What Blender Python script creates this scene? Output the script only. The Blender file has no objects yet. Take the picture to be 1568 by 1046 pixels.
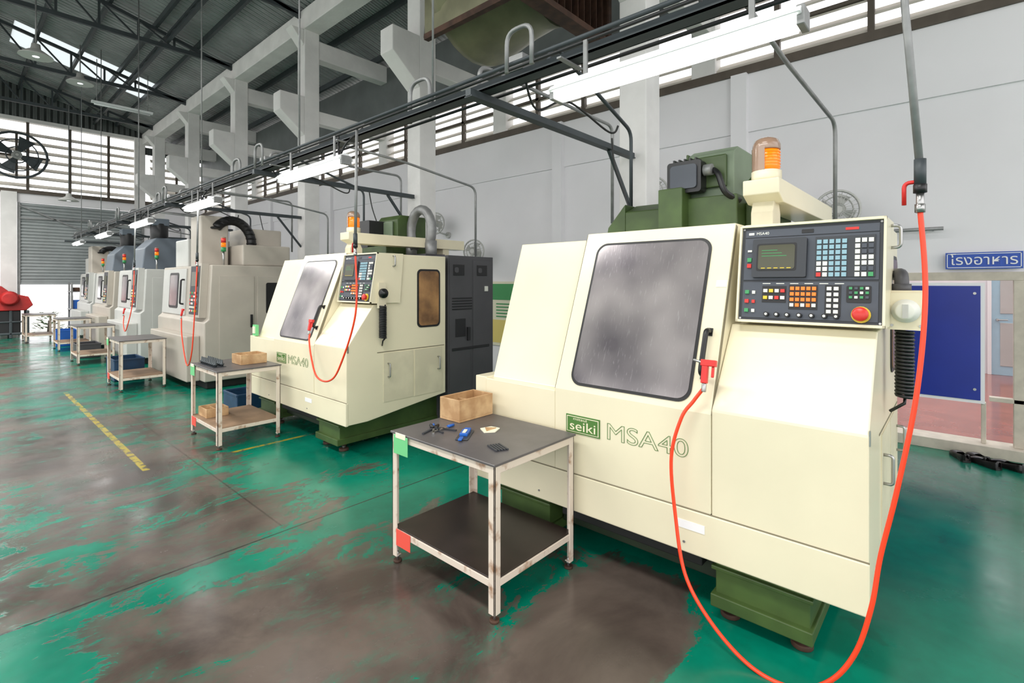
import bpy, bmesh, math, random
from mathutils import Vector, Matrix
random.seed(4)
V=Vector
def lin(c):
    return tuple(((x/255)/12.92 if x/255<=0.04045 else ((x/255+0.055)/1.055)**2.4) for x in c)+(1,)
# ------------------------------------------------------------------ materials
def mat(name,col,rough=.5,metal=0,var=0,ns=6,bump=0,bs=40,emit=0,col2=None,spec=.5,trans=0,lo=.4,hi=.65,coat=0,rv=0,det=6):
    m=bpy.data.materials.new(name); m.use_nodes=True
    nt=m.node_tree; N=nt.nodes; L=nt.links; p=N['Principled BSDF']
    p.inputs['Base Color'].default_value=lin(col); p.inputs['Roughness'].default_value=rough
    p.inputs['Metallic'].default_value=metal; p.inputs['Specular IOR Level'].default_value=spec
    p.inputs['Transmission Weight'].default_value=trans; p.inputs['Coat Weight'].default_value=coat
    tc=N.new('ShaderNodeTexCoord')
    if var or col2:
        n=N.new('ShaderNodeTexNoise'); n.inputs['Scale'].default_value=ns; n.inputs['Detail'].default_value=det
        L.new(tc.outputs['Object'],n.inputs['Vector'])
        r=N.new('ShaderNodeValToRGB'); r.color_ramp.elements[0].position=lo; r.color_ramp.elements[1].position=hi
        c=lin(col); d=lin(col2) if col2 else tuple(max(0,x*(1-var)) for x in c[:3])+(1,)
        r.color_ramp.elements[0].color=d; r.color_ramp.elements[1].color=c
        L.new(n.outputs['Fac'],r.inputs['Fac']); L.new(r.outputs['Color'],p.inputs['Base Color'])
        if rv:
            mr=N.new('ShaderNodeMapRange'); mr.inputs['To Min'].default_value=rough-rv; mr.inputs['To Max'].default_value=rough+rv
            mr.inputs['From Min'].default_value=.3; mr.inputs['From Max'].default_value=.7
            L.new(n.outputs['Fac'],mr.inputs['Value']); L.new(mr.outputs['Result'],p.inputs['Roughness'])
    if bump:
        n2=N.new('ShaderNodeTexNoise'); n2.inputs['Scale'].default_value=bs; n2.inputs['Detail'].default_value=4
        L.new(tc.outputs['Object'],n2.inputs['Vector'])
        b=N.new('ShaderNodeBump'); b.inputs['Strength'].default_value=bump; b.inputs['Distance'].default_value=.01
        L.new(n2.outputs['Fac'],b.inputs['Height']); L.new(b.outputs['Normal'],p.inputs['Normal'])
    if emit:
        p.inputs['Emission Color'].default_value=lin(col); p.inputs['Emission Strength'].default_value=emit
    return m
def glass_mat():
    # cloudy scratched polycarbonate: broad tones paint in soft reflections + fine wiping scratches
    m=bpy.data.materials.new('scratched_window'); m.use_nodes=True
    nt=m.node_tree; N=nt.nodes; L=nt.links; p=N['Principled BSDF']; tc=N.new('ShaderNodeTexCoord')
    n=N.new('ShaderNodeTexNoise'); n.inputs['Scale'].default_value=2.2; n.inputs['Detail'].default_value=2; L.new(tc.outputs['Object'],n.inputs['Vector'])
    r=N.new('ShaderNodeValToRGB'); r.color_ramp.elements[0].position=.34; r.color_ramp.elements[1].position=.68
    r.color_ramp.elements[0].color=lin((106,101,105)); r.color_ramp.elements[1].color=lin((176,169,168)); L.new(n.outputs['Fac'],r.inputs['Fac'])
    mp=N.new('ShaderNodeMapping'); mp.inputs['Scale'].default_value=(3,60,9); mp.inputs['Rotation'].default_value=(.5,0,0); L.new(tc.outputs['Object'],mp.inputs['Vector'])
    s=N.new('ShaderNodeTexNoise'); s.inputs['Scale'].default_value=2; s.inputs['Detail'].default_value=5; s.inputs['Distortion'].default_value=.6; L.new(mp.outputs[0],s.inputs['Vector'])
    r2=N.new('ShaderNodeValToRGB'); r2.color_ramp.elements[0].position=.6; r2.color_ramp.elements[1].position=.8
    r2.color_ramp.elements[0].color=(0,0,0,1); r2.color_ramp.elements[1].color=(.3,.3,.3,1); L.new(s.outputs['Fac'],r2.inputs['Fac'])
    mx=N.new('ShaderNodeMix'); mx.data_type='RGBA'; mx.inputs[7].default_value=lin((222,220,220)); L.new(r2.outputs[0],mx.inputs[0]); L.new(r.outputs[0],mx.inputs[6])
    L.new(mx.outputs[2],p.inputs['Base Color']); p.inputs['Metallic'].default_value=.5; p.inputs['Roughness'].default_value=.2
    b=N.new('ShaderNodeBump'); b.inputs['Strength'].default_value=.05; b.inputs['Distance'].default_value=.005; L.new(s.outputs['Fac'],b.inputs['Height']); L.new(b.outputs[0],p.inputs['Normal'])
    return m
def floor_mat():
    m=bpy.data.materials.new('worn_green_epoxy'); m.use_nodes=True
    nt=m.node_tree; N=nt.nodes; L=nt.links; p=N['Principled BSDF']
    g=N.new('ShaderNodeNewGeometry'); sp=N.new('ShaderNodeSeparateXYZ'); L.new(g.outputs['Position'],sp.inputs[0])
    X,Y=sp.outputs[0],sp.outputs[1]
    def M(op,a,b=None,c=None):
        n=N.new('ShaderNodeMath'); n.operation=op
        for i,x in enumerate((a,b,c)):
            if x is None: continue
            if isinstance(x,(int,float)): n.inputs[i].default_value=x
            else: L.new(x,n.inputs[i])
        return n.outputs[0]
    def sm(v,a,b,t0=0,t1=1):
        n=N.new('ShaderNodeMapRange'); n.interpolation_type='SMOOTHSTEP'; L.new(v,n.inputs['Value'])
        if a>b: a,b,t0,t1=b,a,t1,t0
        n.inputs['From Min'].default_value=a; n.inputs['From Max'].default_value=b
        n.inputs['To Min'].default_value=t0; n.inputs['To Max'].default_value=t1
        return n.outputs['Result']
    def noise(sc,det,dist=0,scale3=None,rough=.6):
        n=N.new('ShaderNodeTexNoise'); n.inputs['Scale'].default_value=sc; n.inputs['Detail'].default_value=det
        n.inputs['Distortion'].default_value=dist; n.inputs['Roughness'].default_value=rough
        if scale3:
            mp=N.new('ShaderNodeMapping'); mp.inputs['Scale'].default_value=scale3
            L.new(g.outputs['Position'],mp.inputs['Vector']); L.new(mp.outputs[0],n.inputs['Vector'])
        else: L.new(g.outputs['Position'],n.inputs['Vector'])
        return n.outputs['Fac']
    def add(*a):
        o=a[0]
        for x in a[1:]: o=M('ADD',o,x)
        return o
    big=noise(.7,2,.2); mid=noise(2.3,10,.8,(.8,1.3,1),.74); fine=noise(13,8,.8,(.7,1.3,1),.8)
    base=add(M('MULTIPLY',big,.3),M('MULTIPLY',mid,.7),M('MULTIPLY',fine,.28),-.035)
    dj=M('ABSOLUTE',M('SUBTRACT',Y,3.25)); djs=M('ABSOLUTE',M('SUBTRACT',Y,3.08))
    ex=M('DIVIDE',M('SUBTRACT',X,2.05),.62); ey=M('DIVIDE',M('SUBTRACT',Y,1.25),.36)
    ell=M('SQRT',M('ADD',M('MULTIPLY',ex,ex),M('MULTIPLY',ey,ey)))
    tot=add(base, sm(X,1.45,2.1,0,.085), sm(X,2.5,2.9,0,.22),
        M('MULTIPLY',sm(Y,.95,.65),sm(X,1.45,1.9,0,.3)),
        sm(ell,1.15,.6,0,-.22),
        sm(djs,.3,.04,0,.08),
        M('MULTIPLY',sm(X,.55,.1),sm(Y,3.3,3.1,0,.16)),
        M('MULTIPLY',sm(M('ABSOLUTE',M('SUBTRACT',Y,4.55)),.8,.2),.035),
        sm(Y,6.5,9,0,.05))
    mask=sm(tot,.65,.666)
    def ramp(f,a,b,p0=.35,p1=.65):
        r=N.new('ShaderNodeValToRGB'); r.color_ramp.elements[0].position=p0; r.color_ramp.elements[1].position=p1
        r.color_ramp.elements[0].color=lin(a); r.color_ramp.elements[1].color=lin(b); L.new(f,r.inputs['Fac']); return r.outputs[0]
    con=ramp(noise(1.5,9,.5),(66,57,52),(100,89,81))
    gr=ramp(noise(1.3,5),(0,98,78),(4,128,102))
    def mix(f,a,b):
        n=N.new('ShaderNodeMix'); n.data_type='RGBA'
        if isinstance(f,(int,float)): n.inputs[0].default_value=f
        else: L.new(f,n.inputs[0])
        for i,x in ((6,a),(7,b)):
            if isinstance(x,tuple): n.inputs[i].default_value=x
            else: L.new(x,n.inputs[i])
        return n.outputs[2]
    film=M('MULTIPLY',sm(tot,.56,.66),.25)
    col=mix(M('MAXIMUM',mask,film),con,gr)
    st=sm(noise(4.5,8,.5),.6,.72,0,.2); col=mix(st,col,lin((40,42,36)))
    joint=sm(dj,.003,.011,.8,0)
    dj2=M('ABSOLUTE',M('SUBTRACT',Y,8.4)); joint2=sm(dj2,.004,.012,.6,0)
    dj3=M('ABSOLUTE',M('SUBTRACT',X,1.45)); joint3=M('MULTIPLY',sm(dj3,.003,.009,.5,0),sm(Y,3.3,3.35))
    col=mix(M('MAXIMUM',M('MAXIMUM',joint,joint2),joint3),col,lin((30,28,26)))
    yl=M('MULTIPLY',sm(M('ABSOLUTE',M('SUBTRACT',X,1.11)),.022,.03,1,0),M('MULTIPLY',sm(Y,5.15,5.2),sm(Y,9.6,9.8,1,0)))
    yl2=M('MULTIPLY',sm(M('ABSOLUTE',M('SUBTRACT',Y,5.12)),.02,.026,1,0),M('MULTIPLY',sm(X,1.75,1.8),sm(X,2.4,2.5,1,0)))
    wear=sm(noise(9,6),.42,.52,.15,.9)
    col=mix(M('MULTIPLY',M('MAXIMUM',yl,yl2),wear),col,lin((170,152,48)))
    L.new(col,p.inputs['Base Color'])
    L.new(sm(noise(2.5,8),.3,.7,.15,.29),p.inputs['Roughness'])
    p.inputs['Specular IOR Level'].default_value=.42
    b=N.new('ShaderNodeBump'); b.inputs['Strength'].default_value=.12; b.inputs['Distance'].default_value=.004
    L.new(M('ADD',mask,M('MULTIPLY',mid,.8)),b.inputs['Height']); L.new(b.outputs['Normal'],p.inputs['Normal'])
    return m
def corr_mat(name,col,scale,axis='Y'):
    m=mat(name,col,.55,.1,var=.25,ns=1.5); nt=m.node_tree; N=nt.nodes; L=nt.links
    w=N.new('ShaderNodeTexWave'); w.bands_direction=axis; w.inputs['Scale'].default_value=scale
    g=N.new('ShaderNodeNewGeometry'); L.new(g.outputs['Position'],w.inputs['Vector'])
    b=N.new('ShaderNodeBump'); b.inputs['Strength'].default_value=1; b.inputs['Distance'].default_value=.12
    L.new(w.outputs['Fac'],b.inputs['Height']); L.new(b.outputs['Normal'],N['Principled BSDF'].inputs['Normal'])
    return m
CREAM=mat('cream_enamel',(232,223,193),.28,var=.07,ns=1.6,spec=.5)
CREAM2=mat('cream_worn',(224,215,186),.42,var=.12,ns=5)
BLACK=mat('black_plastic',(22,22,23),.4)
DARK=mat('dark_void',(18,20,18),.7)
SEAM=mat('panel_seam',(128,120,98),.7)
GREEN=mat('machine_green',(68,90,42),.45,var=.28,ns=6)
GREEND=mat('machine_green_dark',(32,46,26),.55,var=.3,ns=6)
GREYGREEN=mat('grey_green',(116,132,108),.5,var=.1)
GLASS=glass_mat()
AMBERGL=mat('amber_window',(176,132,84),.2,.1,col2=(96,68,46),ns=4,lo=.35,hi=.7)
PANEL=mat('panel_charcoal',(50,53,58),.45)
PANEL2=mat('panel_blue_charcoal',(68,73,82),.45)
SCREEN=mat('screen_glass',(66,66,44),.12)
KBLUE=mat('key_blue',(136,172,184),.4); KWHITE=mat('key_white',(222,222,212),.4)
KORANGE=mat('key_orange',(240,120,30),.35,emit=.25); KRED=mat('key_red',(206,48,40),.35)
KGREEN=mat('key_green',(60,150,90),.35); KYEL=mat('key_yellow',(220,190,50),.4)
LAMP_OR=mat('beacon_orange',(246,128,12),.15,emit=.3); SMOKE=mat('beacon_cap',(150,122,102),.25,coat=.5)
STEEL=mat('steel',(170,170,168),.3,.9); GALV=mat('galvanized',(146,147,146),.45,.4,var=.2,ns=12)
DSTEEL=mat('dark_steel',(66,73,76),.5,.2,var=.2,ns=4); RUST=mat('rusty_steel',(84,58,44),.7,.2,var=.5,ns=8)
OLIVE=mat('olive_sheet',(128,126,98),.5,.1,var=.3,ns=3)
TUBE=mat('fluorescent_tube',(255,255,252),.4,emit=11); FIXW=mat('fixture_white',(232,234,234),.4)
FIXGLOW=mat('fixture_diffuser',(250,252,255),.4,emit=1.6)
ORANGE=mat('orange_hose',(240,66,30),.35); REDP=mat('red_plastic',(214,40,34),.4)
CONC=mat('white_painted_concrete',(232,230,227),.75,var=.12,ns=2.2,bump=.25,bs=18)
WALLM=mat('wall_paint',(237,235,237),.8,var=.05,ns=.9,bump=.08,bs=10)
DOORW=mat('frame_paint',(205,196,180),.6,var=.15,ns=10)
BLUE=mat('blue_board',(10,42,150),.35,var=.1,ns=3); SIGNB=mat('sign_blue',(24,76,176),.4); WHITE=mat('white',(238,238,238),.5)
LBLUE=mat('pale_blue_door',(168,200,214),.5,var=.05)
TILE=mat('red_tile',(160,92,78),.12,var=.25,ns=4)
TTOP=mat('worn_table_top',(96,92,92),.38,.1,var=.22,ns=6); TSHELF=mat('dark_shelf',(44,34,31),.32,var=.35,ns=6)
TLEG=mat('table_frame_paint',(214,200,184),.5,col2=(160,126,100),ns=14,lo=.3,hi=.44)
WOOD=mat('pine_wood',(206,172,128),.6,col2=(172,134,92),ns=9); PLY=mat('plywood',(150,122,96),.6,var=.3,ns=5)
TAGG=mat('green_tag',(110,196,130),.6); TAGR=mat('red_tag',(226,82,66),.6); BLUEP=mat('blue_plastic',(24,92,180),.4)
BLUED=mat('blue_bin_dull',(22,62,96),.5,var=.3)
GREY=mat('machine_grey',(180,172,160),.42,var=.08,ns=3); GREY2=mat('machine_grey_blue',(104,114,124),.45,var=.1,ns=3)
GREYL=mat('machine_light_grey',(190,190,185),.42,var=.06,ns=3); GREYD=mat('cabinet_charcoal',(74,73,76),.45,var=.15,ns=3)
LOUV=mat('louver_slat',(206,200,188),.7,var=.12,ns=3); BROWN=mat('brown_frame',(92,82,72),.6,var=.2)
SHUT=mat('roller_shutter',(162,168,168),.5,.3,var=.12,ns=2)
ROOF=corr_mat('corrugated_roof',(184,188,188),2.2); CLAD=corr_mat('cladding_dark',(104,110,108),2.0,'X')
LEATH=mat('black_leather',(22,20,20),.3); INSOLE=mat('insole',(70,62,56),.8); MAROON=mat('red_cover',(196,40,38),.6,var=.4,ns=3)
LEAF=mat('leaf',(62,92,50),.7,var=.5,ns=9); OUTG=mat('outdoor_concrete',(190,188,182),.8,var=.1)
PAPER=mat('paper',(230,226,200),.7); PGREEN=mat('poster_green',(70,150,90),.6); PYEL=mat('poster_yellow',(226,206,120),.6)
GTXT=mat('logo_green',(74,118,50),.5)
FLOORM=floor_mat()
SKYL=bpy.data.materials.new('translucent_skylight'); SKYL.use_nodes=True
_n=SKYL.node_tree.nodes; _n.remove(_n['Principled BSDF']); _t=_n.new('ShaderNodeBsdfTranslucent'); _t.inputs[0].default_value=(.6,.63,.63,1)
SKYL.node_tree.links.new(_t.outputs[0],_n['Material Output'].inputs[0])
# ------------------------------------------------------------------ builder
class B:
    def __init__(s): s.bm=bmesh.new(); s.mats=[]
    def mi(s,m):
        if m not in s.mats: s.mats.append(m)
        return s.mats.index(m)
    def ext(s,pts,d,m,smooth=False):
        i=s.mi(m); d=V(d)
        a=[s.bm.verts.new(V(p)) for p in pts]; b=[s.bm.verts.new(V(p)+d) for p in pts]
        f=[s.bm.faces.new(a),s.bm.faces.new(b[::-1])]; n=len(a)
        for k in range(n):
            q=s.bm.faces.new((a[k],b[k],b[(k+1)%n],a[(k+1)%n])); q.smooth=smooth; f.append(q)
        for q in f: q.material_index=i
    def box(s,x0,x1,y0,y1,z0,z1,m):
        s.ext([(x0,y0,z0),(x1,y0,z0),(x1,y1,z0),(x0,y1,z0)],(0,0,z1-z0),m)
    def prof(s,xz,y0,y1,m): s.ext([(x,y0,z) for x,z in xz],(0,y1-y0,0),m)
    def ob(s,fr,a0,a1,b0,b1,c0,c1,m):
        o,u,v,n=fr
        s.ext([o+u*a+v*b+n*c0 for a,b in((a0,b0),(a1,b0),(a1,b1),(a0,b1))],n*(c1-c0),m)
    def rr(s,fr,a,b,w,h,r,c0,c1,m,k=5):
        o,u,v,n=fr; pts=[]
        for cx,cy,t0 in((w/2-r,h/2-r,0),(-w/2+r,h/2-r,90),(-w/2+r,-h/2+r,180),(w/2-r,-h/2+r,270)):
            for j in range(k+1):
                t=math.radians(t0+90*j/k); pts.append(o+u*(a+cx+r*math.cos(t))+v*(b+cy+r*math.sin(t))+n*c0)
        s.ext(pts,n*(c1-c0),m)
    def cyl(s,p0,p1,r,m,r1=None,n=18):
        p0=V(p0);p1=V(p1); r1=r if r1 is None else r1; i=s.mi(m); z=(p1-p0).normalized()
        x=z.orthogonal().normalized(); y=z.cross(x)
        A=[s.bm.verts.new(p0+(x*math.cos(6.28318*k/n)+y*math.sin(6.28318*k/n))*r) for k in range(n)]
        C=[s.bm.verts.new(p1+(x*math.cos(6.28318*k/n)+y*math.sin(6.28318*k/n))*r1) for k in range(n)]
        for f in (s.bm.faces.new(A[::-1]),s.bm.faces.new(C)): f.material_index=i
        for k in range(n):
            f=s.bm.faces.new((A[k],A[(k+1)%n],C[(k+1)%n],C[k])); f.smooth=True; f.material_index=i
    def lathe(s,o,ax,prof,m,n=24):
        o=V(o); z=V(ax).normalized(); x=z.orthogonal().normalized(); y=z.cross(x); i=s.mi(m); R=[]
        for r,h in prof: R.append([s.bm.verts.new(o+z*h+(x*math.cos(6.28318*k/n)+y*math.sin(6.28318*k/n))*max(r,.0004)) for k in range(n)])
        for a,b in zip(R,R[1:]):
            for k in range(n):
                f=s.bm.faces.new((a[k],a[(k+1)%n],b[(k+1)%n],b[k])); f.smooth=True; f.material_index=i
        for q in(R[0][::-1],R[-1]):
            f=s.bm.faces.new(q); f.material_index=i
    def tube(s,pts,r,m,n=8,closed=False):
        pts=[V(p) for p in pts]; i=s.mi(m); N=len(pts); R=[]; x=None
        for k,p in enumerate(pts):
            if closed: t=(pts[(k+1)%N]-pts[k-1])
            else: t=(pts[min(k+1,N-1)]-pts[max(k-1,0)])
            t.normalize()
            x=t.orthogonal().normalized() if x is None else (x-t*x.dot(t)).normalized()
            y=t.cross(x)
            R.append([s.bm.verts.new(p+(x*math.cos(6.28318*j/n)+y*math.sin(6.28318*j/n))*r) for j in range(n)])
        L=list(zip(R,R[1:]))+([(R[-1],R[0])] if closed else [])
        for a,b in L:
            for j in range(n):
                f=s.bm.faces.new((a[j],a[(j+1)%n],b[(j+1)%n],b[j])); f.smooth=True; f.material_index=i
        if not closed:
            for q in(R[0][::-1],R[-1]):
                f=s.bm.faces.new(q); f.material_index=i
    def beam(s,p0,p1,w,h,m):
        p0=V(p0);p1=V(p1); z=(p1-p0); L=z.length; z.normalize()
        u=z.cross(V((0,0,1))); u=V((1,0,0)) if u.length<1e-4 else u.normalized(); v=u.cross(z)
        s.ob((p0,u,v,z),-w/2,w/2,-h/2,h/2,0,L,m)
    def done(s,name,parent=None,bevel=0,off=(0,0,0),origin=True,seg=2):
        bmesh.ops.recalc_face_normals(s.bm,faces=s.bm.faces[:])
        off=V(off); base=V((0,0,0))
        if parent is not None: base=parent.location-off
        elif origin:
            xs=[v.co for v in s.bm.verts]
            base=V(((min(v.x for v in xs)+max(v.x for v in xs))/2,(min(v.y for v in xs)+max(v.y for v in xs))/2,min(v.z for v in xs)))
        bmesh.ops.translate(s.bm,verts=s.bm.verts[:],vec=-base)
        me=bpy.data.meshes.new(name); s.bm.to_mesh(me); s.bm.free()
        for m in s.mats: me.materials.append(m)
        o=bpy.data.objects.new(name,me); bpy.context.scene.collection.objects.link(o)
        if parent is not None: o.parent=parent
        else: o.location=base+off
        if bevel:
            b=o.modifiers.new('bevel','BEVEL'); b.width=bevel; b.segments=seg; b.limit_method='ANGLE'; b.angle_limit=math.radians(35)
        return o
def empty(name,loc):
    e=bpy.data.objects.new(name,None); e.location=loc; e.empty_display_size=.2
    bpy.context.scene.collection.objects.link(e); return e
def spline(P,k=8,closed=False):
    P=[V(p) for p in P]; out=[]; n=len(P)
    rng=range(n) if closed else range(n-1)
    for i in rng:
        if closed: a,b,c,d=P[i-1],P[i],P[(i+1)%n],P[(i+2)%n]
        else: a,b,c,d=P[max(i-1,0)],P[i],P[i+1],P[min(i+2,n-1)]
        for j in range(k):
            t=j/k
            out.append(.5*((2*b)+(c-a)*t+(2*a-5*b+4*c-d)*t*t+(3*b-a-3*c+d)*t**3))
    if not closed: out.append(P[-1])
    return out
def bend(P,r=.08,k=5):
    P=[V(p) for p in P]; out=[P[0]]
    for a,b,c in zip(P,P[1:],P[2:]):
        q0=b+(a-b).normalized()*r; q1=b+(c-b).normalized()*r
        for j in range(k+1):
            t=j/k; out.append(q0*(1-t)**2+b*2*t*(1-t)+q1*t*t)
    out.append(P[-1]); return out
def text(body,parent,loc,size,m,name='lettering',ext=.001,outline=0,width=None,cols=((0,-1,0),(0,0,1),(-1,0,0))):
    c=bpy.data.curves.new(name,'FONT'); c.body=body; c.size=size; c.extrude=ext
    if outline: c.fill_mode='NONE'; c.extrude=0; c.bevel_depth=outline; c.bevel_resolution=1
    c.materials.append(m)
    o=bpy.data.objects.new(name,c); bpy.context.scene.collection.objects.link(o)
    bpy.context.view_layer.update()
    sx=1
    if width and o.dimensions.x>0: sx=width/o.dimensions.x
    me=bpy.data.meshes.new_from_object(o); bpy.data.objects.remove(o)
    X,Y,Z=[V(q) for q in cols]
    for v in me.vertices:
        co=v.co; v.co=X*co.x*sx+Y*co.y+Z*co.z
    if not me.materials: me.materials.append(m)
    o=bpy.data.objects.new(name,me); bpy.context.scene.collection.objects.link(o)
    if parent: o.parent=parent; o.location=V(loc)-parent.location
    else: o.location=loc
    return o
X1,Y1,Z1=V((1,0,0)),V((0,1,0)),V((0,0,1))
# ------------------------------------------------------------------ room shell
XW=6.44; YF=21.75; XC=4.7
COLY=[-1.12+3.57*i for i in range(7)]
b=B(); b.box(-9,XW+.16,-5,YF+.2,-.12,0,FLOORM); b.done('floor',origin=False)
b=B(); b.box(-60,60,-60,90,-.4,-.13,OUTG); b.done('ground_outside',origin=False)
b=B()
b.box(XW,XW+.16,1.25,YF,0,4.15,WALLM); b.box(XW,XW+.16,-2,1.25,1.68,4.15,WALLM); b.box(XW,XW+.16,-5,-2,0,4.15,WALLM)
b.box(XW-.03,XW,-5,YF,3.42,4.15,WALLM)
b.box(XW-.06,XW+.2,-5,YF,4.12,4.22,BROWN)
for y in [2.0,4.73,8.3,11.87,15.4,19]:
    b.box(XW-.1,XW,y-.09,y+.09,0,4.12,WALLM)
b.box(XW,XW+.14,-5,YF,5.05,6.35,CLAD); b.box(XW-.08,XW+.14,-5,YF,5.0,5.14,CONC)
b.done('wall_right',origin=False)
def louvers(b,p0,axis,L,z0,z1,step,dep):
    n=int((z1-z0)/step)
    for i in range(n):
        z=z0+step*(i+.5)
        if axis=='Y': b.ext([(p0[0],p0[1],z-.05),(p0[0]+dep,p0[1],z+.05),(p0[0]+dep,p0[1],z+.075),(p0[0],p0[1],z-.025)],(0,L,0),LOUV)
        else: b.ext([(p0[0],p0[1],z-.05),(p0[0],p0[1]+dep,z+.05),(p0[0],p0[1]+dep,z+.08),(p0[0],p0[1],z-.02)],(L,0,0),LOUV)
b=B(); louvers(b,(XW+.02,-5),'Y',YF+5,4.22,5.0,.16,.14)
y=-4.7
while y<YF:
    b.box(XW-.01,XW+.06,y-.03,y+.03,4.22,5.0,BROWN); y+=.9
for y in COLY: b.box(XW-.04,XW+.16,y-.15,y+.15,4.22,5.0,CONC)
b.box(XW-.01,XW+.05,-5,YF,4.6,4.64,BROWN)
b.done('window_1',origin=False)
# far wall
b=B()
b.box(-9,1.35,YF,YF+.2,0,4.42,WALLM); b.box(4.6,XW+.16,YF,YF+.2,0,4.42,WALLM); b.box(1.35,4.6,YF,YF+.2,4.12,4.42,WALLM)
b.box(-9,XW,YF-.08,YF+.2,4.38,4.5,BROWN)
b.box(1.0,1.35,YF-.12,YF,0,4.4,CONC); b.box(4.3,4.6,YF-.12,YF,4.12,6.7,CONC)
b.ext([(-9,YF+.05,6.7),(4.6,YF+.05,6.7),(4.6,YF+.05,6.95),(-2,YF+.05,8.55),(-9,YF+.05,8.55)],(0,.1,0),CLAD)
b.box(4.6,XW+.1,YF+.05,YF+.15,6.2,6.45,CLAD); b.box(-9,4.6,YF-.02,YF+.2,6.62,6.74,CONC)
b.done('wall_far',origin=False)
b=B(); louvers(b,(-9,YF+.04),'X',13.6,4.5,6.62,.27,.12); louvers(b,(4.8,YF+.04),'X',1.64,4.5,6.2,.27,.12)
x=-8.4
while x<6.4:
    b.box(x-.035,x+.035,YF,YF+.06,4.5,6.62 if x<4.7 else 6.2,BROWN); x+=1.0
b.done('window_2',origin=False)
b=B(); z=1.6
while z<4.1:
    b.ext([(1.37,YF+.05,z),(1.37,YF+.02,z+.03),(1.37,YF+.02,z+.07),(1.37,YF+.05,z+.1),(1.37,YF+.08,z+.1),(1.37,YF+.08,z)],(3.21,0,0),SHUT); z+=.1
b.box(1.37,4.58,YF+.01,YF+.1,1.54,1.62,SHUT); b.box(1.36,1.43,YF-.03,YF,0,4.1,GALV); b.box(4.52,4.59,YF-.03,YF,0,4.1,GALV)
b.beam((1.4,YF-.05,4.0),(4.5,YF-.05,2.6),.03,.03,GALV); b.beam((1.4,YF-.05,3.6),(4.5,YF-.05,3.7),.03,.03,GALV)
b.done('roller_shutter_door',origin=False)
# columns + concrete beams
b=B()
for y in COLY:
    b.box(XC-.15,XC+.15,y-.15,y+.15,0,6.9,CONC)
    b.prof([(XC-.15,4.45),(XC-.62,4.85),(XC-.62,5.2),(XC-.15,5.2)],y-.15,y+.15,CONC)
    b.prof([(XC-.15,6.2),(XC-.4,6.5),(XC-.15,6.5)],y-.13,y+.13,CONC)
    b.box(XC+.15,XW,y-.12,y+.12,6.02,6.38,CONC)
    b.box(XC+.15,XW,y-.1,y+.1,4.75,5.0,CONC)
b.box(XC-.17,XC+.17,-5,YF,6.5,6.88,CONC)
b.done('column_and_beam_frame',bevel=.012,origin=False)
# roof with skylights
def rz(x): return 6.9+.25*(XC-x)
b=B()
def roofq(x0,x1,y0,y1,m): b.ext([(x0,y0,rz(x0)),(x1,y0,rz(x1)),(x1,y1,rz(x1)),(x0,y1,rz(x0))],(0,0,.03),m)
sky=[(16.7,18.3)]
roofq(3.9,7.2,-5,YF+.6,ROOF); roofq(-2,1.0,-5,YF+.6,ROOF)
roofq(1.0,3.9,-5,16.7,ROOF); roofq(1.0,3.9,18.3,YF+.6,ROOF)
b.ext([(-9,-5,rz(-2)-1.75),(-2,-5,rz(-2)),(-2,YF+.6,rz(-2)),(-9,YF+.6,rz(-2)-1.75)],(0,0,.03),ROOF)
x=6.2
while x>-2:
    b.box(x-.03,x+.03,-5,YF,rz(x)-.13,rz(x)-.01,DSTEEL); x-=.8
b.done('ceiling',origin=False)
b=B()
for y0,y1 in sky: b.ext([(1.0,y0,rz(1.0)),(3.9,y0,rz(3.9)),(3.9,y1,rz(3.9)),(1.0,y1,rz(1.0))],(0,0,.01),SKYL)
b.done('skylight',origin=False)
b=B()
ys=[COLY[0]+3.57*i/1 for i in range(7)]
for y in ys:
    zt=6.95
    b.beam((4.6,y,zt-.1),(-6,y,zt-.1),.07,.09,DSTEEL)
    b.beam((4.6,y,rz(4.6)-.17),(-2,y,rz(-2)-.17),.07,.07,DSTEEL)
    b.beam((-2,y,rz(-2)-.17),(-6,y,rz(-2)-1.17),.07,.07,DSTEEL)
    x=4.0
    while x>-2:
        b.beam((x,y,zt-.1),(x,y,rz(x)-.17),.04,.04,DSTEEL)
        b.beam((x,y,zt-.1),(x-.66,y,rz(x-.66)-.17),.035,.035,DSTEEL); x-=.66
for X0 in (3.2,.2):
    b.beam((X0,-4,6.95),(X0,YF,6.95),.06,.06,DSTEEL)
    b.beam((X0,-4,rz(X0)-.2),(X0,YF,rz(X0)-.2),.06,.06,DSTEEL)
    y=-4; s=0
    while y<YF-.6:
        b.beam((X0,y,6.95 if s else rz(X0)-.2),(X0,y+.6,rz(X0)-.2 if s else 6.95),.03,.03,DSTEEL); y+=.6; s=1-s
b.done('roof_truss',origin=False)
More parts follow.
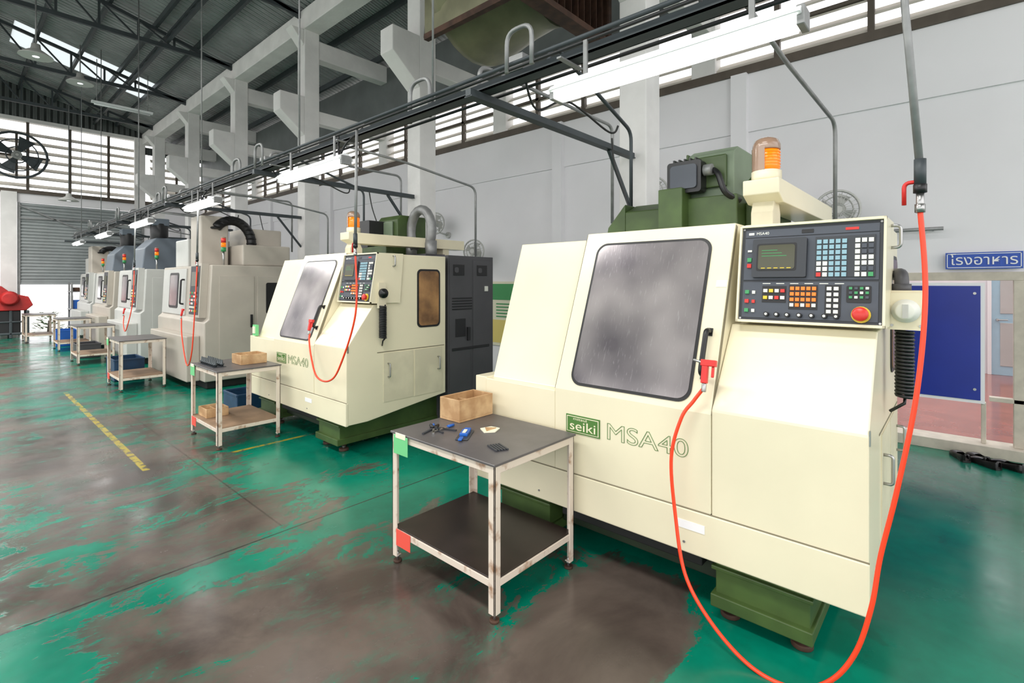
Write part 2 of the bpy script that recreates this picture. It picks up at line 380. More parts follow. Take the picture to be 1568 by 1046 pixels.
# canteen opening
b=B(); b.box(6.6,11.5,-3.2,2.4,-.1,.1,TILE); b.done('floor_canteen',origin=False)
b=B(); b.box(11.4,11.5,-3.2,2.4,.1,3,WALLM); b.box(6.7,11.4,2.3,2.4,.1,3,WALLM); b.box(6.7,11.4,-3.2,-3.1,.1,3,WALLM)
b.done('wall_canteen',origin=False)
b=B()
b.box(XW-.12,XW+.16,-2,1.25,0,.1,DOORW)
b.box(XW-.02,XW+.06,-2,1.25,1.62,1.7,DOORW); b.box(XW-.02,XW+.06,-.43,-.36,.1,1.62,DOORW); b.box(XW-.02,XW+.06,-2,-.2,.5,.54,DOORW)
b.box(XW-.02,XW+.06,-.18,-.145,.1,.48,DOORW); b.box(XW-.02,XW+.06,1.19,1.25,.1,1.62,DOORW); b.box(XW-.02,XW+.06,-2,-1.94,.1,1.62,DOORW)
b.done('trim_1',bevel=.004)
b=B(); b.box(XW-.035,XW-.02,-.17,1.2,.47,1.6,WHITE); b.box(XW-.042,XW-.035,-.14,1.17,.5,1.57,BLUE)
for z,y in((.6,-.1),(1.5,-.1),(1.05,.5),(.6,1.1)): b.cyl((XW-.042,y,z),(XW-.05,y,z),.012,STEEL)
b.done('blue_partition_board')
b=B(); dx=11.34; b.box(dx,dx+.04,-1.15,-.38,.1,2.05,LBLUE); b.box(dx-.01,dx,-1.05,-.48,1.1,1.9,GREYL); b.box(dx-.01,dx,-1.05,-.48,.25,.95,GREYL)
b.cyl((dx,-.45,1.0),(dx-.05,-.45,1.0),.02,STEEL); b.tube([(dx-.05,-.45,1.0),(dx-.05,-.57,1.0)],.01,STEEL)
for y in(-1.2,-.38): b.box(dx-.02,dx+.05,y,y+.05,.1,2.1,WHITE)
b.done('door_1',bevel=.004)
e=empty('canteen_sign',(XW-.03,-.156,1.81))
b=B(); b.box(XW-.05,XW-.03,-.42,.107,1.73,1.885,SIGNB)
for a in((-.41,-.404),(.091,.097)): b.box(XW-.052,XW-.05,a[0],a[1],1.74,1.875,WHITE)
for z in(1.74,1.869): b.box(XW-.052,XW-.05,-.41,.097,z,z+.006,WHITE)
b.done('sign_board',e)
text('โรงอาหาร',e,(XW-.054,.075,1.77),.128,WHITE,'sign_lettering',.002,0,.46)
b=B(); b.box(XW-.03,XW-.002,5.2,6.25,.5,1.62,PAPER); b.box(XW-.035,XW-.03,5.25,6.2,1.3,1.58,PGREEN); b.box(XW-.035,XW-.03,5.25,6.2,.55,.95,PYEL)
for i in range(5): b.box(XW-.037,XW-.03,5.3,6.1,1.0+i*.055,1.02+i*.055,PGREEN)
b.done('notice_board')
b=B(); b.tube([(XW-.12,1.2,2.12),(XW-.12,.12,2.12)],.018,GALV); b.cyl((XW,.2,2.12),(XW-.13,.2,2.12),.012,GALV); b.cyl((XW,1.1,2.12),(XW-.13,1.1,2.12),.012,GALV)
b.done('wall_rail')
# ------------------------------------------------------------------ machines
def ctrl_panel(e,oy):
    b=B()
    b.prof([(2.62,1.405),(2.70,1.885),(2.98,1.885),(2.94,1.405)],.235,.835,CREAM)
    th=math.atan2(.08,.48); u=V((0,-1,0)); v=V((math.sin(th),0,math.cos(th))); n=V((-math.cos(th),0,math.sin(th)))
    fr=(V((2.62,.535,1.405)),u,v,n)
    b.ob(fr,-.3,.3,.475,.487,0,.02,CREAM); b.ob(fr,-.3,.3,0,.012,0,.02,CREAM); b.ob(fr,-.3,-.29,0,.487,0,.02,CREAM); b.ob(fr,.29,.3,0,.487,0,.02,CREAM)
    b.ob(fr,-.29,.29,.012,.475,0,.004,PANEL)
    b.ob(fr,-.275,.275,.425,.462,.004,.007,PANEL2)
    b.ob(fr,-.275,.275,.21,.42,.004,.009,PANEL2); b.ob(fr,-.275,.275,.025,.2,.004,.009,PANEL2)
    b.rr(fr,-.115,.315,.235,.19,.008,.009,.03,PANEL); b.rr(fr,-.125,.318,.175,.135,.01,.03,.031,BLACK); b.rr(fr,-.125,.318,.16,.12,.012,.031,.033,SCREEN)
    for i in range(5): b.ob(fr,-.19+i*.028,-.172+i*.028,.262,.266,.033,.0335,KYEL)
    for i in range(3): b.ob(fr,-.19,-.12+.02*i,.35-i*.014,.353-i*.014,.033,.0335,KGREEN)
    b.ob(fr,-.26,-.24,.27,.29,.009,.016,KRED); b.ob(fr,-.26,-.24,.3,.32,.009,.016,KGREEN); b.ob(fr,-.26,-.24,.35,.36,.009,.014,KWHITE)
    # keypad: address keys left, function keys, cursor cluster, green start key
    b.ob(fr,.035,.262,.222,.41,.009,.014,PANEL)
    for r in range(7):
        for c in range(9):
            mm=KBLUE if (c<5 and r<4) else KWHITE
            if c==5: continue
            if c>6 and r in(1,2,5): mm=PANEL2
            if r>=4 and c in(2,3,4): mm=KBLUE
            if r==6 and c<1: mm=KRED
            if r==6 and c==8: mm=KGREEN
            b.ob(fr,.042+c*.0245,.042+c*.0245+.018,.39-r*.0255-.014,.39-r*.0255+.005,.014,.02,mm)
    for i,mm in enumerate((KGREEN,KRED,KGREEN)):
        b.ob(fr,-.262,-.244,.05+i*.045,.068+i*.045,.009,.018,mm); b.ob(fr,-.23,-.216,.05+i*.045,.066+i*.045,.009,.016,KWHITE if i!=1 else KRED)
    b.ob(fr,-.185,-.08,.1,.18,.009,.011,BLACK)
    for r in range(2):
        for c in range(4): b.ob(fr,-.178+c*.025,-.16+c*.025,.148-r*.033,.164-r*.033,.011,.02,(KWHITE,KYEL,KWHITE,KRED)[(c+r)%4])
    b.ob(fr,-.068,.05,.07,.185,.009,.011,BLACK)
    for r in range(4):
        for c in range(5): b.ob(fr,-.062+c*.0225,-.046+c*.0225,.16-r*.026,.176-r*.026,.011,.019,KORANGE if r<3 else (KORANGE if c%2 else KWHITE))
    b.ob(fr,.078,.14,.045,.185,.009,.011,BLACK)
    for r in range(5):
        for c in range(2): b.ob(fr,.086+c*.027,.104+c*.027,.16-r*.026,.176-r*.026,.011,.019,KWHITE)
    b.rr(fr,.205,.145,.09,.075,.006,.009,.012,BLACK)
    for r in range(3):
        for c in range(4): b.ob(fr,.17+c*.02,.182+c*.02,.165-r*.02,.176-r*.02,.012,.018,(KGREEN,PANEL2,KGREEN,KWHITE)[(c+r)%4])
    for i in range(6): b.ob(fr,-.185+i*.06,-.15+i*.06,.19,.194,.009,.0095,KWHITE)
    for q in(-.16,-.115,-.07,-.02,.03,.08,.125):
        o=fr[0]+u*q+v*.042; b.cyl(o+n*.009,o+n*.028,.011,BLACK); b.cyl(o+n*.028,o+n*.03,.006,KWHITE)
    o=fr[0]+u*.215+v*.055; b.cyl(o+n*.009,o+n*.016,.036,KYEL); b.cyl(o+n*.016,o+n*.03,.02,KRED); b.lathe(o+n*.03,n,[(.02,0),(.03,.004),(.03,.014),(.02,.02),(0,.022)],KRED)
    b.ob(fr,.15,.2,.437,.449,.007,.009,KRED); b.rr(fr,.0,.443,.05,.018,.003,.007,.009,BLACK)
    b.ob(fr,-.26,-.235,.437,.449,.007,.0085,KWHITE)
    for a in(-.282,.282):
        for bb in(.02,.467): b.cyl(fr[0]+u*a+v*bb+n*.004,fr[0]+u*a+v*bb+n*.008,.005,STEEL)
    b.tube(bend([(2.86,.235,1.86),(2.86,.2,1.86),(2.86,.2,1.76),(2.86,.235,1.76)],.02),.007,STEEL)
    b.done('control_panel',e,off=(0,oy,0),bevel=.0015,seg=1)
    text('MSA40',e,V((2.62,.535,1.405))+u*(-.225)+v*.437+n*.0075+V((0,oy,0)),.02,KWHITE,'panel_lettering',.0005,cols=(u,v,n))
def machine(oy,second=False):
    e=empty('cnc_machining_center',(3.0,1.36+oy,0)); off=(0,oy,0)
    XB=3.55
    b=B()
    b.prof([(2.38,.30),(2.38,1.0),(2.66,1.39),(2.80,1.39),(2.84,1.88),(XB,1.88),(XB,.42),(2.6,.30)],.265,.8715,CREAM)
    b.prof([(2.38,.30),(2.38,.965),(2.45,.965),(2.75,1.875),(XB,1.875),(XB,.3)],1.7865,2.361,CREAM)
    b.prof([(2.385,.30),(2.385,.972),(XB-.1,.972),(XB-.1,.3)],2.361,2.465,CREAM)
    b.prof([(2.372,.295),(2.372,.505),(2.40,.505),(2.40,.295)],.262,2.467,CREAM)
    b.done('enclosure',e,bevel=.006,off=off)
    b=B()
    b.prof([(2.376,.509),(2.376,.98),(2.731,1.912),(2.80,1.912),(XB,1.905),(XB,.509)],.8735,1.7845,CREAM)
    th=math.atan2(.355,.932); v=V((math.sin(th),0,math.cos(th))); n=V((-math.cos(th),0,math.sin(th))); u=V((0,-1,0))
    fr=(V((2.376,1.33,.98)),u,v,n)
    b.done('front_door',e,bevel=.005,off=off)
    b=B()
    b.rr(fr,-.003,.478,.71,.885,.07,0,.005,BLACK,8); b.rr(fr,-.003,.478,.68,.855,.06,.005,.007,GLASS,8)
    b.done('door_window',e,off=off)
    b=B()
    b.box(2.376,2.38,.262,2.467,.504,.51,SEAM)
    b.ob(fr,-.4585,-.4565,0,.99,-.03,-.004,SEAM)
    b.ob(fr,.4565,.4585,0,.99,-.03,-.004,SEAM)
    H=[fr[0]+u*.4+v*.18+n*0,fr[0]+u*.4+v*.18+n*.05,fr[0]+u*.4+v*.4+n*.05,fr[0]+u*.4+v*.4+n*0]
    b.tube(bend(H,.03),.013,BLACK,10); b.ob(fr,.385,.415,.16,.2,0,.006,BLACK); b.ob(fr,.385,.415,.38,.42,0,.006,BLACK)
    b.ob(fr,.4,.452,.64,.675,0,.003,WHITE)
    b.box(2.3695,2.3715,.9,1.04,.41,.45,WHITE)
    b.cyl((2.372,1.0,.345),(2.368,1.0,.345),.006,STEEL); b.cyl((2.372,1.9,.345),(2.368,1.9,.345),.006,STEEL)
    sf=(V((3.1,.265,0)),V((1,0,0)),V((0,0,1)),V((0,-1,0)))
    b.rr(sf,.22,1.44,.3,.6,.05,0,.006,BLACK,6); b.rr(sf,.22,1.44,.26,.56,.04,.006,.009,AMBERGL,6)
    for a0,a1 in((-.33,.02),(.04,.4)):
        b.ob(sf,a0,a1,.45,.92,0,.005,CREAM2)
    for a in(-.28,.34):
        b.tube(bend([V((3.1+a,.26,.82)),V((3.1+a,.225,.82)),V((3.1+a,.225,.69)),V((3.1+a,.26,.69))],.015),.007,STEEL)
    b.ob(sf,-.4,.43,.93,.938,0,.002,SEAM)
    b.ob(sf,-.715,-.70,.96,1.02,0,.004,STEEL)
    b.done('door_fittings',e,off=off)
    ctrl_panel(e,oy)
    b=B()
    if not second:
        b.box(2.82,2.95,.115,.245,1.39,1.555,CREAM); o=V((2.82,.18,1.475))
        b.lathe(o,(-1,0,0),[(.052,0),(.052,.008),(.04,.012),(.038,.03),(.03,.034),(0,.034)],KWHITE); b.box(2.78,2.787,.17,.19,1.445,1.505,GREYL)
        for yy in(.13,.23): b.cyl((2.82,yy,1.41),(2.816,yy,1.41),.006,STEEL)
        b.box(2.84,2.93,.125,.235,1.555,1.565,CREAM2)
        b.tube(bend([(2.9,.2,1.56),(2.9,.2,1.64),(3.1,.24,1.64)],.05),.028,GREYD,12); b.cyl((2.9,.2,1.555),(2.9,.2,1.595),.036,GREYD)
        cx,cy=2.9,.19
    else:
        cx,cy=2.72,.2
        b.box(2.68,2.76,.205,.235,1.36,1.6,CREAM2); b.lathe((2.72,.205,1.5),(0,-1,0),[(.045,0),(.045,.03),(.02,.035),(.018,.05),(0,.05)],BLACK)
    P=[(cx+.03*math.cos(t*.6),cy+.03*math.sin(t*.6),1.385-t*.00155) for t in range(0,200)]
    b.tube(P,.0085,BLACK,6); b.tube([P[-1],(cx,cy,1.05),(cx+.03,cy+.055,1.0)],.0075,BLACK,6)
    b.done('pendant_cord',e,off=off)
    b=B()
    for y0,y1 in((.46,.885),(1.85,2.28)):
        b.box(2.43,4.1,y0+.015,y1-.015,.1,.5,GREEN); b.box(2.4,4.12,y0,y1,.07,.13,GREEN); b.box(2.41,2.44,y0+.0,y1,.24,.26,GREEN)
        for x in(2.5,3.9):
            for y in(y0+.06,y1-.06): b.cyl((x,y,0),(x,y,.025),.045,RUST); b.cyl((x,y,.025),(x,y,.1),.016,STEEL); b.cyl((x,y,.045),(x,y,.06),.028,RUST,n=6)
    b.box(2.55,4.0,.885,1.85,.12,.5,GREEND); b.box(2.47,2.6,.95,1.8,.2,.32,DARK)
    b.box(3.5,4.15,.55,2.2,.5,1.2,GREEND)
    b.done('machine_base',e,bevel=.005,off=off)
    b=B()
    if not second:
        b.prof([(3.2,1.85),(3.2,2.1),(3.35,2.16),(4.1,2.16),(4.1,1.2),(3.5,1.2),(3.5,1.85)],1.5,1.78,GREEN)
        b.ext([(3.2,1.78,1.85),(3.2,1.95,1.85),(3.2,1.92,2.0),(3.2,1.78,2.16)],(.85,0,0),GREEN)
        b.box(3.15,4.15,1.0,1.46,1.86,2.14,GREEN); b.box(3.3,4.0,.9,1.0,1.86,2.1,GREEN)
        b.box(3.05,3.2,1.3,1.46,1.88,2.2,GREEN)
        b.prof([(3.22,2.14),(3.22,2.42),(3.3,2.46),(3.8,2.46),(3.8,2.14)],1.04,1.33,GREYGREEN)
        b.box(3.19,3.22,1.08,1.29,2.2,2.4,GREEN)
        b.box(3.22,3.8,1.33,1.345,2.16,2.44,GREEN)
        b.lathe((3.9,1.95,1.98),(0,1,0),[(.2,0),(.22,.02),(.22,.1),(.18,.14),(0,.14)],GALV)
    else:
        b.box(3.6,4.3,1.45,1.9,1.2,2.1,GREEN); b.prof([(3.75,2.1),(3.75,2.4),(3.8,2.46),(4.2,2.46),(4.2,2.1)],1.42,1.86,GREEN); b.box(3.5,3.6,1.3,2.0,1.87,2.05,GREEN)
        b.box(3.72,3.75,1.5,1.78,2.18,2.38,GREYGREEN)
    b.done('spindle_column',e,bevel=.01,off=off)
    b=B()
    if not second:
        b.rr((V((3.19,1.31,2.27)),u,Z1,V((-1,0,0))),0,0,.22,.2,.02,0,.09,BLACK); b.rr((V((3.1,1.31,2.27)),u,Z1,V((-1,0,0))),0,0,.17,.15,.02,0,.012,PANEL2)
        for k in range(5): b.box(3.1,3.19,1.23+k*.035,1.24+k*.035,2.37,2.385,BLACK)
        b.cyl((3.13,1.19,2.3),(3.13,1.14,2.3),.035,GALV)
        b.tube(spline([(3.15,1.14,2.3),(3.12,1.1,2.26),(3.12,1.06,2.15),(3.2,1.0,2.1)]),.018,BLACK)
        b.tube(spline([(3.4,1.04,2.2),(3.35,.95,2.28),(3.3,.9,2.2),(3.3,.88,2.1)]),.008,GREEN)
    else:
        b.rr((V((3.6,1.8,2.27)),u,Z1,V((-1,0,0))),0,0,.24,.24,.02,-.15,.09,BLACK)
        b.box(3.5,3.62,1.7,1.9,2.04,2.16,BLACK)
        b.tube([(3.95,1.2+.21*math.cos(t*math.pi/10),2.25+.27*math.sin(t*math.pi/10)) for t in range(-3,14)],.06,GALV,14)
        for s_ in(-1,1): b.cyl((3.95,1.2+s_*.2,1.9),(3.95,1.2+s_*.2,2.12),.07,GALV)
        b.box(3.8,4.1,.92,1.48,1.86,1.95,GREYD)
    b.done('spindle_motor',e,off=off)
    ay=.80 if not second else 1.15; ax=4.3 if not second else 4.55
    b=B()
    b.prof([(2.86,2.07),(2.86,2.15),(ax,2.15),(ax,2.03),(2.95,2.03)],ay-.1,ay+.08,CREAM)
    b.prof([(2.9,1.9),(2.9,1.98),(2.93,2.04),(3.02,2.04),(3.05,1.98),(3.05,1.9)],ay-.06,ay+.05,CREAM2)
    b.box(2.86,3.1,ay-.09,ay+.07,1.88,1.91,CREAM2); b.cyl((2.97,ay,1.98),(2.97,ay,2.06),.03,STEEL)
    b.box(4.2,4.3,ay-.08,ay+.06,.4,2.05,CREAM2)
    b.done('beacon_arm',e,bevel=.005,off=off)
    b=B(); o=(2.97,ay-.01,2.15)
    b.lathe(o,(0,0,1),[(.072,0),(.075,.02),(.075,.055),(.066,.06),(0,.06)],CREAM2); b.lathe((o[0],o[1],2.21),(0,0,1),[(.062,0),(.066,.01),(.066,.105),(.06,.11),(0,.11)],LAMP_OR)
    for z in range(6): b.tube([(o[0]+.067*math.cos(t*.3142),o[1]+.067*math.sin(t*.3142),2.225+z*.016) for t in range(20)],.0025,LAMP_OR,5,True)
    b.lathe((o[0],o[1],2.32),(0,0,1),[(.068,0),(.07,.004),(.069,.03),(.058,.055),(.035,.068),(0,.072)],SMOKE)
    i=b.mi(SMOKE); R=[]
    for k in range(9):
        a=math.radians(60+k*16); R.append([b.bm.verts.new(V((o[0]+.073*math.cos(a),o[1]+.073*math.sin(a),z))) for z in(2.2,2.33)])
    for p,q in zip(R,R[1:]):
        f=b.bm.faces.new((p[0],p[1],q[1],q[0])); f.material_index=i; f.smooth=True
    b.done('warning_beacon',e,off=off)
    b=B(); b.box(2.371,2.377,1.475,1.7,.742,.845,GTXT); b.box(2.3695,2.371,1.482,1.693,.749,.838,CREAM); b.box(2.3685,2.3697,1.487,1.688,.753,.834,GTXT); b.done('name_plate',e,off=off)
    text('seiki',e,(2.3683,1.675,.762+0),.075,CREAM,'name_plate_lettering',.0008,0,.17).location.y+=oy
    text('mitsui',e,(2.3683,1.65,.818),.022,CREAM,'name_plate_small_lettering',.0008,0,.09).location.y+=oy
    text('MSA40',e,(2.3745,1.44,.752),.125,GTXT,'model_lettering',.001,.0013,.45).location.y+=oy
    if second:
        b=B(); b.box(3.6,4.3,.28,1.2,.08,1.9,GREYD)
        c=(V((3.95,.28,0)),V((1,0,0)),Z1,V((0,-1,0)))
        b.ob(c,-.33,-.02,.2,1.86,0,.006,GREYD); b.ob(c,.02,.33,.2,1.86,0,.006,GREYD)
        for k in(-.2,.16):
            b.ob(c,k-.08,k+.08,1.68,1.8,.006,.014,BLACK); b.rr(c,k-.04,1.74,.06,.06,.02,.014,.02,GREYD)
        for r in range(5): b.ob(c,-.3,.0,1.3+r*.03,1.315+r*.03,.006,.012,BLACK)
        b.ob(c,-.08,-.04,.95,1.1,.006,.03,BLACK); b.ob(c,.2,.24,1.5,1.56,.006,.03,KWHITE); b.ob(c,-.3,.28,.85,.88,.006,.012,BLACK); b.ob(c,-.25,-.1,1.0,1.2,.006,.012,BLACK)
        for x in(3.65,4.2):
            b.cyl((x,.35,0),(x,.35,.08),.03,BLACK); b.cyl((x,1.1,0),(x,1.1,.08),.03,BLACK)
        b.box(3.55,3.6,.4,1.1,.8,1.7,GREYD)
        b.done('electrical_cabinet',e,bevel=.005,off=off)
    return e
machine(0); machine(3.87,True)
def big_machine(y0,w,xf,body,head,style):
    e=empty('cnc_machining_center',(xf+.9,y0+w/2,0)); xb=xf+1.35; y1=y0+w
    b=B()
    b.prof([(xf,.12),(xf,1.0),(xf+.06,1.05),(xf+.1,1.87),(xb,1.87),(xb,.12)],y0,y1,body)
    b.box(xf-.18,xf,y0+.2,y1-.3,.12,.8,body); b.box(xf+.05,xb-.05,y0+.08,y1-.08,0,.12,DARK)
    b.done('enclosure',e,bevel=.015)
    b=B(); th=math.atan2(.04,.82); v=V((math.sin(th),0,math.cos(th))); n=V((-math.cos(th),0,math.sin(th))); u=V((0,-1,0))
    fr=(V((xf+.06,y0,1.05)),u,v,n)
    b.ob(fr,-w+.08,-w*.45,.02,.78,0,.02,GREYL); b.rr(fr,-w*.7,.42,.5,.6,.05,.02,.028,BLACK); b.rr(fr,-w*.7,.42,.42,.52,.04,.028,.032,GLASS)
    b.tube(bend([fr[0]+u*(-w*.48)+v*.2,fr[0]+u*(-w*.48)+v*.2+n*.07,fr[0]+u*(-w*.48)+v*.6+n*.07,fr[0]+u*(-w*.48)+v*.6],.03),.015,BLACK)
    b.ob(fr,-.62,-.12,.02,.84,0,.1,body); b.ob(fr,-.58,-.16,.06,.8,.1,.106,PANEL); b.rr(fr,-.37,.6,.28,.22,.01,.106,.115,SCREEN)
    for r in range(6):
        for c in range(6): b.ob(fr,-.54+c*.055,-.51+c*.055,.1+r*.055,.13+r*.055,.106,.116,random.choice([KWHITE,KWHITE,KRED,KYEL,PANEL2,KGREEN]))
    sf=(V((xf+.7,y0,0)),V((1,0,0)),Z1,V((0,-1,0)))
    b.ob(sf,-.5,.0,.25,1.7,0,.012,body); b.ob(sf,.05,.6,.25,1.7,0,.012,body); b.rr(sf,.33,1.35,.3,.5,.03,.012,.018,BLACK); b.ob(sf,-.06,-.03,.9,1.1,.012,.04,BLACK)
    b.done('operator_panel_and_doors',e,bevel=.003,seg=1)
    b=B()
    if style==0:
        b.box(xf+.1,xf+.5,y0+.5,y0+1.0,1.87,2.66,head); b.box(xf+.55,xf+1.3,y0+.05,y0+.9,1.87,2.2,head); b.box(xf+.75,xf+1.35,y0+.5,y0+1.2,2.2,2.5,head)
        b.tube([(xf+.55+.3*math.cos(t*math.pi/14),y0+.5,2.25+.36*math.sin(t*math.pi/14)) for t in range(-2,12)],.075,BLACK,12)
        for t in range(-2,12): 
            p=V((xf+.55+.3*math.cos(t*math.pi/14),y0+.5,2.25+.36*math.sin(t*math.pi/14))); b.lathe(p-V((0,.0,.02)),(0,0,1),[(.08,0),(.084,.02),(.08,.04)],BLACK)
        b.box(xf+.2,xf+1.2,y0+1.5,y0+2.2,1.87,2.35,GREYL)
    else:
        b.prof([(xf+.1,1.87),(xf+.15,2.3),(xf+.35,2.52),(xf+1.2,2.52),(xf+1.3,1.87)],y0+.35,y0+1.2,head)
        b.cyl((xf+.5,y0+.8,2.5),(xf+.5,y0+.8,2.85),.16,BLACK); b.box(xf+.35,xf+.65,y0+.65,y0+.95,2.8,2.95,head)
        b.box(xf+.3,xf+1.2,y0+1.4,y0+1.9,1.87,2.2,body)
        b.tube(bend([(xf+.8,y0+.34,2.3),(xf+.8,y0+.15,2.3),(xf+.8,y0+.15,1.85)],.1),.05,BLACK)
    b.done('spindle_head',e,bevel=.02)
    b=B(); bx,by=xf+.3,y0+.12
    b.cyl((bx,by,1.87),(bx,by,2.08),.015,STEEL); 
    for i,mm in enumerate((KGREEN,LAMP_OR,KRED)): b.cyl((bx,by,2.08+i*.07),(bx,by,2.145+i*.07),.035,mm)
    b.lathe((bx,by,2.29),(0,0,1),[(.036,0),(.036,.01),(0,.02)],SMOKE)
    b.done('warning_beacon',e)
big_machine(8.35,2.5,2.5,GREY,GREY,0)
big_machine(11.9,2.3,2.45,GREYL,GREY2,1)
big_machine(15.0,2.2,2.5,GREY,GREY2,1)
big_machine(18.2,2.2,2.6,GREYL,GREY,0)
# ------------------------------------------------------------------ tables
def table(x0,x1,y0,y1,top=TTOP,shelf=TSHELF,tags=True):
    b=B(); L=.04
    b.box(x0-.01,x1+.01,y0-.01,y1+.01,.74,.752,top)
    for a,c,d,f in((x0,x1,y0,y0+.03),(x0,x1,y1-.03,y1),(x0,x0+.03,y0+.03,y1-.03),(x1-.03,x1,y0+.03,y1-.03)):
        b.box(a,c,d,f,.7,.74,TLEG); b.box(a,c,d,f,.165,.2,TLEG)
    b.box(x0+.005,x1-.005,y0+.005,y1-.005,.2,.208,shelf)
    for x in(x0,x1):
        for y in(y0,y1):
            sx=1 if x==x0 else -1; sy=1 if y==y0 else -1
            xa,xb_=sorted((x-sx*.002,x+sx*L)); ya,yb=sorted((y-sy*.002,y+sy*.007)); b.box(xa,xb_,ya,yb,.04,.74,TLEG)
            xa,xb_=sorted((x-sx*.002,x+sx*.007)); ya,yb=sorted((y-sy*.002,y+sy*L)); b.box(xa,xb_,ya,yb,.04,.74,TLEG)
            cx,cy=x+sx*.02,y+sy*.02
            b.cyl((cx,cy,.012),(cx,cy,.06),.007,STEEL); b.cyl((cx,cy,0),(cx,cy,.014),.024,RUST); b.cyl((cx,cy,.03),(cx,cy,.04),.014,STEEL,n=6)
            xa,xb_=sorted((x+sx*.005,x+sx*.035)); ya,yb=sorted((y+sy*.005,y+sy*.035)); b.box(xa,xb_,ya,yb,.04,.046,TLEG)
    if tags:
        b.box(x0-.016,x0-.012,y1-.16,y1-.03,.635,.742,TAGG); b.box(x0-.018,x0-.012,y1-.14,y1-.05,.725,.755,PAPER)
        b.box(x0-.006,x0-.002,y1-.17,y1-.04,.11,.205,TAGR)
    return b.done('work_table',bevel=.002,seg=1)
def crate(x0,x1,y0,y1,z,h,m=WOOD,name='wooden_box'):
    b=B(); t=.012
    b.box(x0,x1,y0,y1,z,z+t,m); b.box(x0,x0+t,y0,y1,z+t,z+h,m); b.box(x1-t,x1,y0,y1,z+t,z+h,m)
    b.box(x0+t,x1-t,y0,y0+t,z+t,z+h,m); b.box(x0+t,x1-t,y1-t,y1,z+t,z+h,m); b.box((x0+x1)/2-.004,(x0+x1)/2+.004,y0+t,y1-t,z+t,z+h*.8,m)
    return b.done(name,bevel=.002,seg=1)
table(1.69,2.33,1.62,2.43); crate(2.04,2.33,2.25,2.43,.753,.135)
table(1.69,2.28,5.27,6.06,TTOP,PLY); crate(1.98,2.24,5.5,5.75,.753,.1); crate(1.74,1.95,5.75,6.0,.209,.09)
table(1.63,2.2,9.1,9.95,TTOP,PLY); table(1.62,2.2,12.7,13.5,TTOP,PLY,False); table(1.65,2.25,15.6,16.4,TTOP,PLY,False); table(1.3,1.9,18.4,19.3,TTOP,PLY,False)
b=B(); z=.753
def orient(cx,cy,ang,z=.753): 
    a=math.radians(ang); return (V((cx,cy,z)),V((math.cos(a),math.sin(a),0)),V((-math.sin(a),math.cos(a),0)),Z1)
f=orient(1.9,2.05,35); b.ob(f,-.09,.09,-.035,.035,0,.006,PANEL); b.ob(f,-.04,.05,-.022,.022,.006,.022,BLUEP); b.ob(f,-.03,.03,-.01,.01,.022,.026,PAPER)
b.ob(f,.05,.09,-.018,.018,.006,.018,BLUEP); b.ob(f,-.12,-.07,-.008,.012,.006,.016,BLUEP); b.done('digital_caliper',bevel=.002,seg=1)
b=B()
for i,a in enumerate((20,50,75,5,110)):
    f=orient(1.82+.02*i,2.26-.012*i,a); b.ob(f,-.07,.05,-.006,.006,0,.008,STEEL if i%2 else PANEL); b.cyl(f[0]+f[1]*.05+Z1*.008,f[0]+f[1]*.1+Z1*.008,.008,BLUEP if i%2 else BLACK)
b.done('hand_tools')
b=B()
for i in range(5):
    f=orient(1.84+.014*i,1.78-.006*i,70); b.ob(f,-.05,.05,-.005,.005,0,.007,PANEL)
b.done('file_set')
b=B(); pts=[(2.0,2.0),(2.05,1.96),(2.12,1.99),(2.11,2.05),(2.04,2.07)]; b.ext([(x,y,.753) for x,y in pts],(0,0,.006),PAPER); b.ext([(2.02,2.0,.759),(2.1,2.0,.759),(2.06,2.05,.759)],(0,0,.005),WOOD); b.done('folded_rag')
b=B()
for i in range(9):
    for j in range(2):
        x=1.76+j*.06; y=5.55+i*.05; b.lathe((x,y,.753),(0,0,1),[(.014,0),(.014,.02),(.02,.022),(.02,.032),(.01,.036),(.007,.07),(0,.072)],DSTEEL,12)
b.box(1.73,1.85,5.52,5.98,.7525,.756,PANEL); b.done('tool_holder_rack')
def bin_(x,y,w,d,h,m=BLUEP,z=0):
    b=B(); b.ext([(x+.02,y+.02,z),(x+w-.02,y+.02,z),(x+w-.02,y+d-.02,z),(x+.02,y+d-.02,z)],(0,0,.02),m)
    for p in([(x,y),(x+w,y)],[(x+w,y),(x+w,y+d)],[(x+w,y+d),(x,y+d)],[(x,y+d),(x,y)]):
        (ax,ay),(bx,by)=p; b.beam((ax,ay,z+h-.01),(bx,by,z+h-.01),.02,.03,m); b.beam((ax,ay,z+h/2),(bx,by,z+h/2),.008,h-.01,m)
    b.done('storage_bin',bevel=.003,seg=1)
bin_(2.3,6.5,.35,.45,.24,BLUED); bin_(1.75,10.15,.4,.6,.35,BLUED); bin_(1.75,13.8,.4,.6,.3,GREYD); bin_(1.75,16.8,.4,.6,.4,BLUEP)
b=B(); b.box(2.4,2.43,6.2,6.3,.972,1.1,TAGG); b.box(2.39,2.4,6.22,6.28,1.0,1.08,PAPER); b.done('note_holder')
